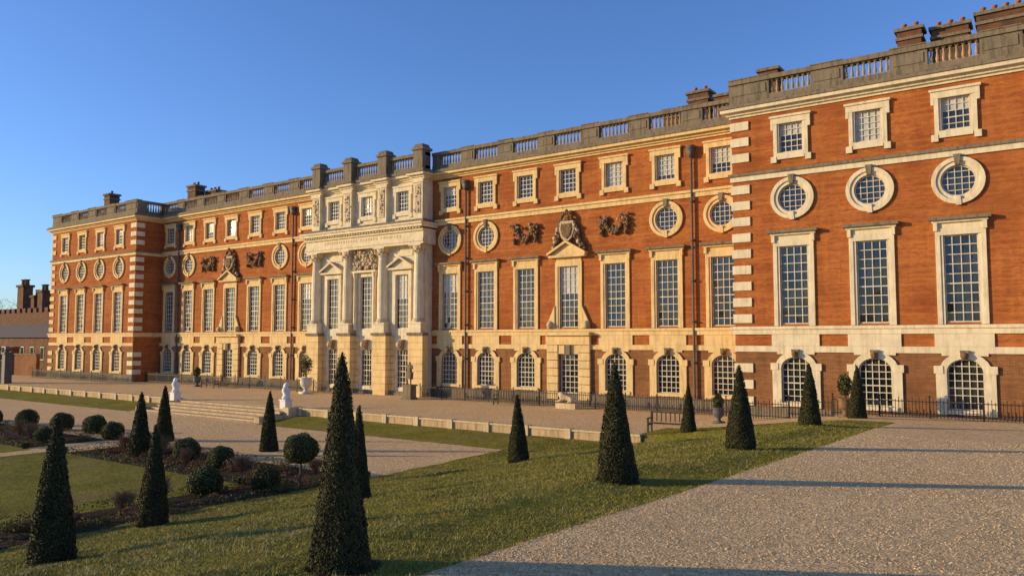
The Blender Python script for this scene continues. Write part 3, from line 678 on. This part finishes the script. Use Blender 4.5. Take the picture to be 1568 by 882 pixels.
# gravel stones
PEB=nmat('gravel_stones',(.90,.64,.34),(.48,.31,.14),18,.9,lo=.35,hi=.6,spec=.05)
n=90000
gx=rng.uniform(-6.25,7,n*2); gy=rng.uniform(2.5,30,n*2); dd=np.hypot(gx,gy); w=np.clip(7/dd,0,1)**1.2; kp=rng.random(n*2)<w; gx=gx[kp];gy=gy[kp];dd=dd[kp]; k=len(gx)
gz=np.array([zt(a,b) for a,b in zip(gx,gy)]); s=(.006+.012*rng.random(k)**2)*(1+dd/40)
base=np.array([[1,0,0],[0,1,0],[-1,0,0],[0,-1,0],[0,0,.65]]); tri=np.array([[0,1,4],[1,2,4],[2,3,4],[3,0,4]])
a=rng.random(k)*6.28; ca,sa=np.cos(a),np.sin(a); st_=.6+.8*rng.random((k,2))
pts=np.zeros((k,5,3)); bx=base[None,:,0]*st_[:,0:1]; by=base[None,:,1]*st_[:,1:2]
pts[:,:,0]=(bx*ca[:,None]-by*sa[:,None])*s[:,None]+gx[:,None]; pts[:,:,1]=(bx*sa[:,None]+by*ca[:,None])*s[:,None]+gy[:,None]; pts[:,:,2]=base[None,:,2]*s[:,None]+gz[:,None]
obj('gravel',npmesh('gravel',pts[:,tri,:].reshape(-1,3),3,[PEB]))
# ------------------------------------------------------------ furniture, pots, statues
WOOD=nmat('dark_bench_wood',(.05,.035,.025),(.09,.06,.04),9,.7); WRAP=nmat('white_wrap',(.80,.77,.70),(.66,.64,.60),5,.6,.5,6)
def bench(x,y,w=1.8,rz=0):
    b=MB()
    for i in range(4): b.box(-w/2,w/2,-.25+i*.13,-.15+i*.13,.42,.45)
    for i in range(9): b.box(-w/2+.05+i*(w-.1)/8-.025,-w/2+.05+i*(w-.1)/8+.025,.26,.29,.5,.9)
    b.box(-w/2,w/2,.25,.3,.9,.97)
    for s_ in (-1,1):
        xx=s_*w/2; b.box(xx-.04,xx+.04,-.27,-.2,0,.66); b.box(xx-.04,xx+.04,.24,.31,0,.97); b.box(xx-.045,xx+.045,-.3,.25,.64,.69); b.box(xx-.03,xx+.03,-.2,.24,.33,.40)
    ob=b.build('garden_bench',[WOOD],loc=(x,y,zt(x,y))); ob.rotation_euler=(0,0,rz)
bench(-15.7,34.6,1.9,math.pi*.03); bench(-31.8,43.6,1.9); bench(-65.8,43,2)
def urn(x,y,sc,mat_,shrub,name):
    e=empty(name,(x,y,zt(x,y))); m=MB(); k=sc
    m.box(-.3*k,.3*k,-.3*k,.3*k,0,.12*k); m.lathe(0,0,.12*k,[(.2*k,0),(.12*k,.1*k),(.12*k,.16*k),(.3*k,.35*k),(.36*k,.6*k),(.33*k,.75*k),(.4*k,.8*k),(.38*k,.84*k),(.3*k,.84*k)],14)
    m.build('pot',[mat_],e,True)
    t=MB(); t.tube((0,0,.9*k),(0,0,(.9+.5*shrub)*k),.04*k,6); t.build('stem',[BARK],e)
    n=900; D=rng.normal(size=(n,3)); D/=np.linalg.norm(D,axis=1)[:,None]; P=D*np.array([.5,.5,.75])*k*(.55+.25*shrub)*(rng.random(n)**.5)[:,None]; P[:,2]+=(1.1+.62*shrub)*k
    obj('foliage',npmesh('pot_foliage',cards(P,D,.08,1.0,.4),4,[BX,BX2],(rng.random(n)<.3)),parent=e)
urn(-52.1,43,1.4,PAINT,1.0,'planted_urn'); urn(-15.3,40,.85,LEAD,.4,'planted_urn'); urn(-9.2,41,.95,CARV,.9,'planted_urn'); urn(-68.5,43.4,1,LEAD,.5,'planted_urn')
def wrapped(x,y):
    e=empty('wrapped_statue',(x,y,0.0)); p=MB(); p.box(-.28,.28,-.28,.28,-.02,.5); p.box(-.33,.33,-.33,.33,.5,.58); p.build('pedestal',[WRAP],e)
    m=MB(); pr=[(.24,0),(.28,.1),(.2,.28),(.27,.45),(.3,.6),(.2,.72),(.14,.8),(.17,.92),(.15,1.03),(.05,1.1)]; n=14
    for j,(r,z) in enumerate(pr):
        for i in range(n):
            a=6.283*i/n; rr=r*(1+.14*math.sin(3*a+j*1.3)); m.v.append((rr*math.cos(a)+.06*math.sin(j*.9),rr*math.sin(a),.58+z))
    for j in range(len(pr)-1):
        for i in range(n): m.f.append((j*n+i,j*n+(i+1)%n,(j+1)*n+(i+1)%n,(j+1)*n+i)); m.m.append(0)
    m.f.append(tuple((len(pr)-1)*n+i for i in range(n))); m.m.append(0)
    m.build('cover',[WRAP],e,True)
wrapped(-54.7,32.9); wrapped(-42.2,33.2)
def statue(x,y):
    e=empty('garden_statue',(x,y,zt(x,y))); p=MB(); p.box(-.5,.5,-.4,.4,0,.15); p.box(-.4,.4,-.32,.32,.15,1.0); p.box(-.48,.48,-.38,.38,1.0,1.12); p.build('pedestal',[STD],e)
    V=[(0,0,.95),(0,0,1.2),(0,0,1.42),(0,0,1.55),(0,0,1.72),(.22,0,1.42),(.42,-.1,1.2),(.5,-.25,1.42),(-.22,0,1.42),(-.35,.02,1.15),(-.22,-.14,.95),(.12,0,.9),(.14,-.04,.48),(.12,.02,.04),(.12,-.14,.02),(-.12,0,.9),(-.2,-.12,.5),(-.22,.06,.04),(-.22,-.1,.02)]
    E=[(0,1),(1,2),(2,3),(3,4),(2,5),(5,6),(6,7),(2,8),(8,9),(9,10),(0,11),(11,12),(12,13),(13,14),(0,15),(15,16),(16,17),(17,18)]
    R=[.17,.15,.17,.06,.11,.07,.05,.04,.07,.05,.04,.11,.075,.05,.04,.11,.075,.05,.04]
    me=bpy.data.meshes.new('figure'); me.from_pydata(V,E,[]); me.materials.append(STD); ob=bpy.data.objects.new('figure',me); S.collection.objects.link(ob); ob.parent=e; ob.location=(0,0,1.1)
    ob.modifiers.new('s','SKIN')
    for i,r in enumerate(R): me.skin_vertices[0].data[i].radius=(r,r)
    me.skin_vertices[0].data[0].use_root=True
    su=ob.modifiers.new('u','SUBSURF'); su.levels=1; su.render_levels=2
    d=MB(); d.prism([(-.2,.5),(.22,.4),(.28,.95),(-.24,1.0)],-.16,.14); d.build('drapery',[STD],e,loc=(0,0,1.1))
statue(-40.9,43.6)
e=empty('lion_statue',(-27,43.8,0)); p=MB(); p.box(-.75,.75,-.3,.3,0,.35); p.build('plinth',[STEPM],e)
LV=[(.45,0,.28),(.1,0,.33),(-.3,0,.38),(-.5,0,.58),(-.72,0,.62),(-.5,-.16,.14),(-.85,-.16,.08),(-.5,.16,.14),(-.85,.16,.08),(.4,-.18,.16),(.1,-.22,.07),(.75,0,.15),(.95,.1,.1)]
LE=[(0,1),(1,2),(2,3),(3,4),(2,5),(5,6),(2,7),(7,8),(0,9),(9,10),(0,11),(11,12)]; LR=[.2,.17,.2,.2,.1,.08,.06,.08,.06,.12,.06,.04,.04]
me=bpy.data.meshes.new('body'); me.from_pydata(LV,LE,[]); me.materials.append(CARVL); ob=bpy.data.objects.new('body',me); S.collection.objects.link(ob); ob.parent=e; ob.location=(0,0,.35)
ob.modifiers.new('s','SKIN')
for i,r in enumerate(LR): me.skin_vertices[0].data[i].radius=(r,r)
me.skin_vertices[0].data[0].use_root=True; ob.modifiers.new('u','SUBSURF').levels=1
# distant bare trees beyond the outbuilding
dt=[]
for i in range(16):
    cx=-190-random.random()*70;cy=80+random.random()*20;h=13+random.random()*3;n=700
    D=rng.normal(size=(n,3)); D/=np.linalg.norm(D,axis=1)[:,None]; P=D*np.array([4,4,h*.45])*(rng.random(n)**.4)[:,None]+np.array([cx,cy,h*.6]); dt.append(cards(P,D,.4,1,.08))
obj('distant_trees',npmesh('distant_trees',np.concatenate(dt),4,[TW]))
# ------------------------------------------------------------ light, sky, camera
EL=math.radians(12.0); AZ=math.atan2(-.826,-.5635)
W=bpy.data.worlds.new('World'); S.world=W; W.use_nodes=True; nt=W.node_tree
sky=nt.nodes.new('ShaderNodeTexSky'); sky.sky_type='NISHITA'; sky.sun_disc=False; sky.sun_elevation=EL; sky.sun_rotation=AZ%(2*math.pi)
sky.air_density=1.0; sky.dust_density=.4; sky.ozone_density=2.8
tint=mixc(nt,1.0,sky.outputs[0],(.84,1.06,1.56),'MULTIPLY')
nt.links.new(tint,nt.nodes['Background'].inputs[0]); nt.nodes['Background'].inputs[1].default_value=.145
L=bpy.data.lights.new('sun','SUN'); L.energy=5; L.angle=math.radians(.5); L.color=(1,.735,.36); lo=bpy.data.objects.new('sun',L); S.collection.objects.link(lo)
d=Vector((.826*math.cos(EL),.5635*math.cos(EL),-math.sin(EL))); lo.rotation_euler=d.to_track_quat('-Z','Y').to_euler()
cam=bpy.data.cameras.new('camera'); cam.sensor_width=36; cam.lens=27.32; cam.clip_end=6000; cam.clip_start=.1
co=bpy.data.objects.new('camera',cam); S.collection.objects.link(co); co.location=(0,0,4.5); co.rotation_euler=(math.radians(93.8),0,math.radians(35.7)); S.camera=co
S.view_settings.view_transform='Standard'; S.view_settings.look='None'; S.view_settings.exposure=0
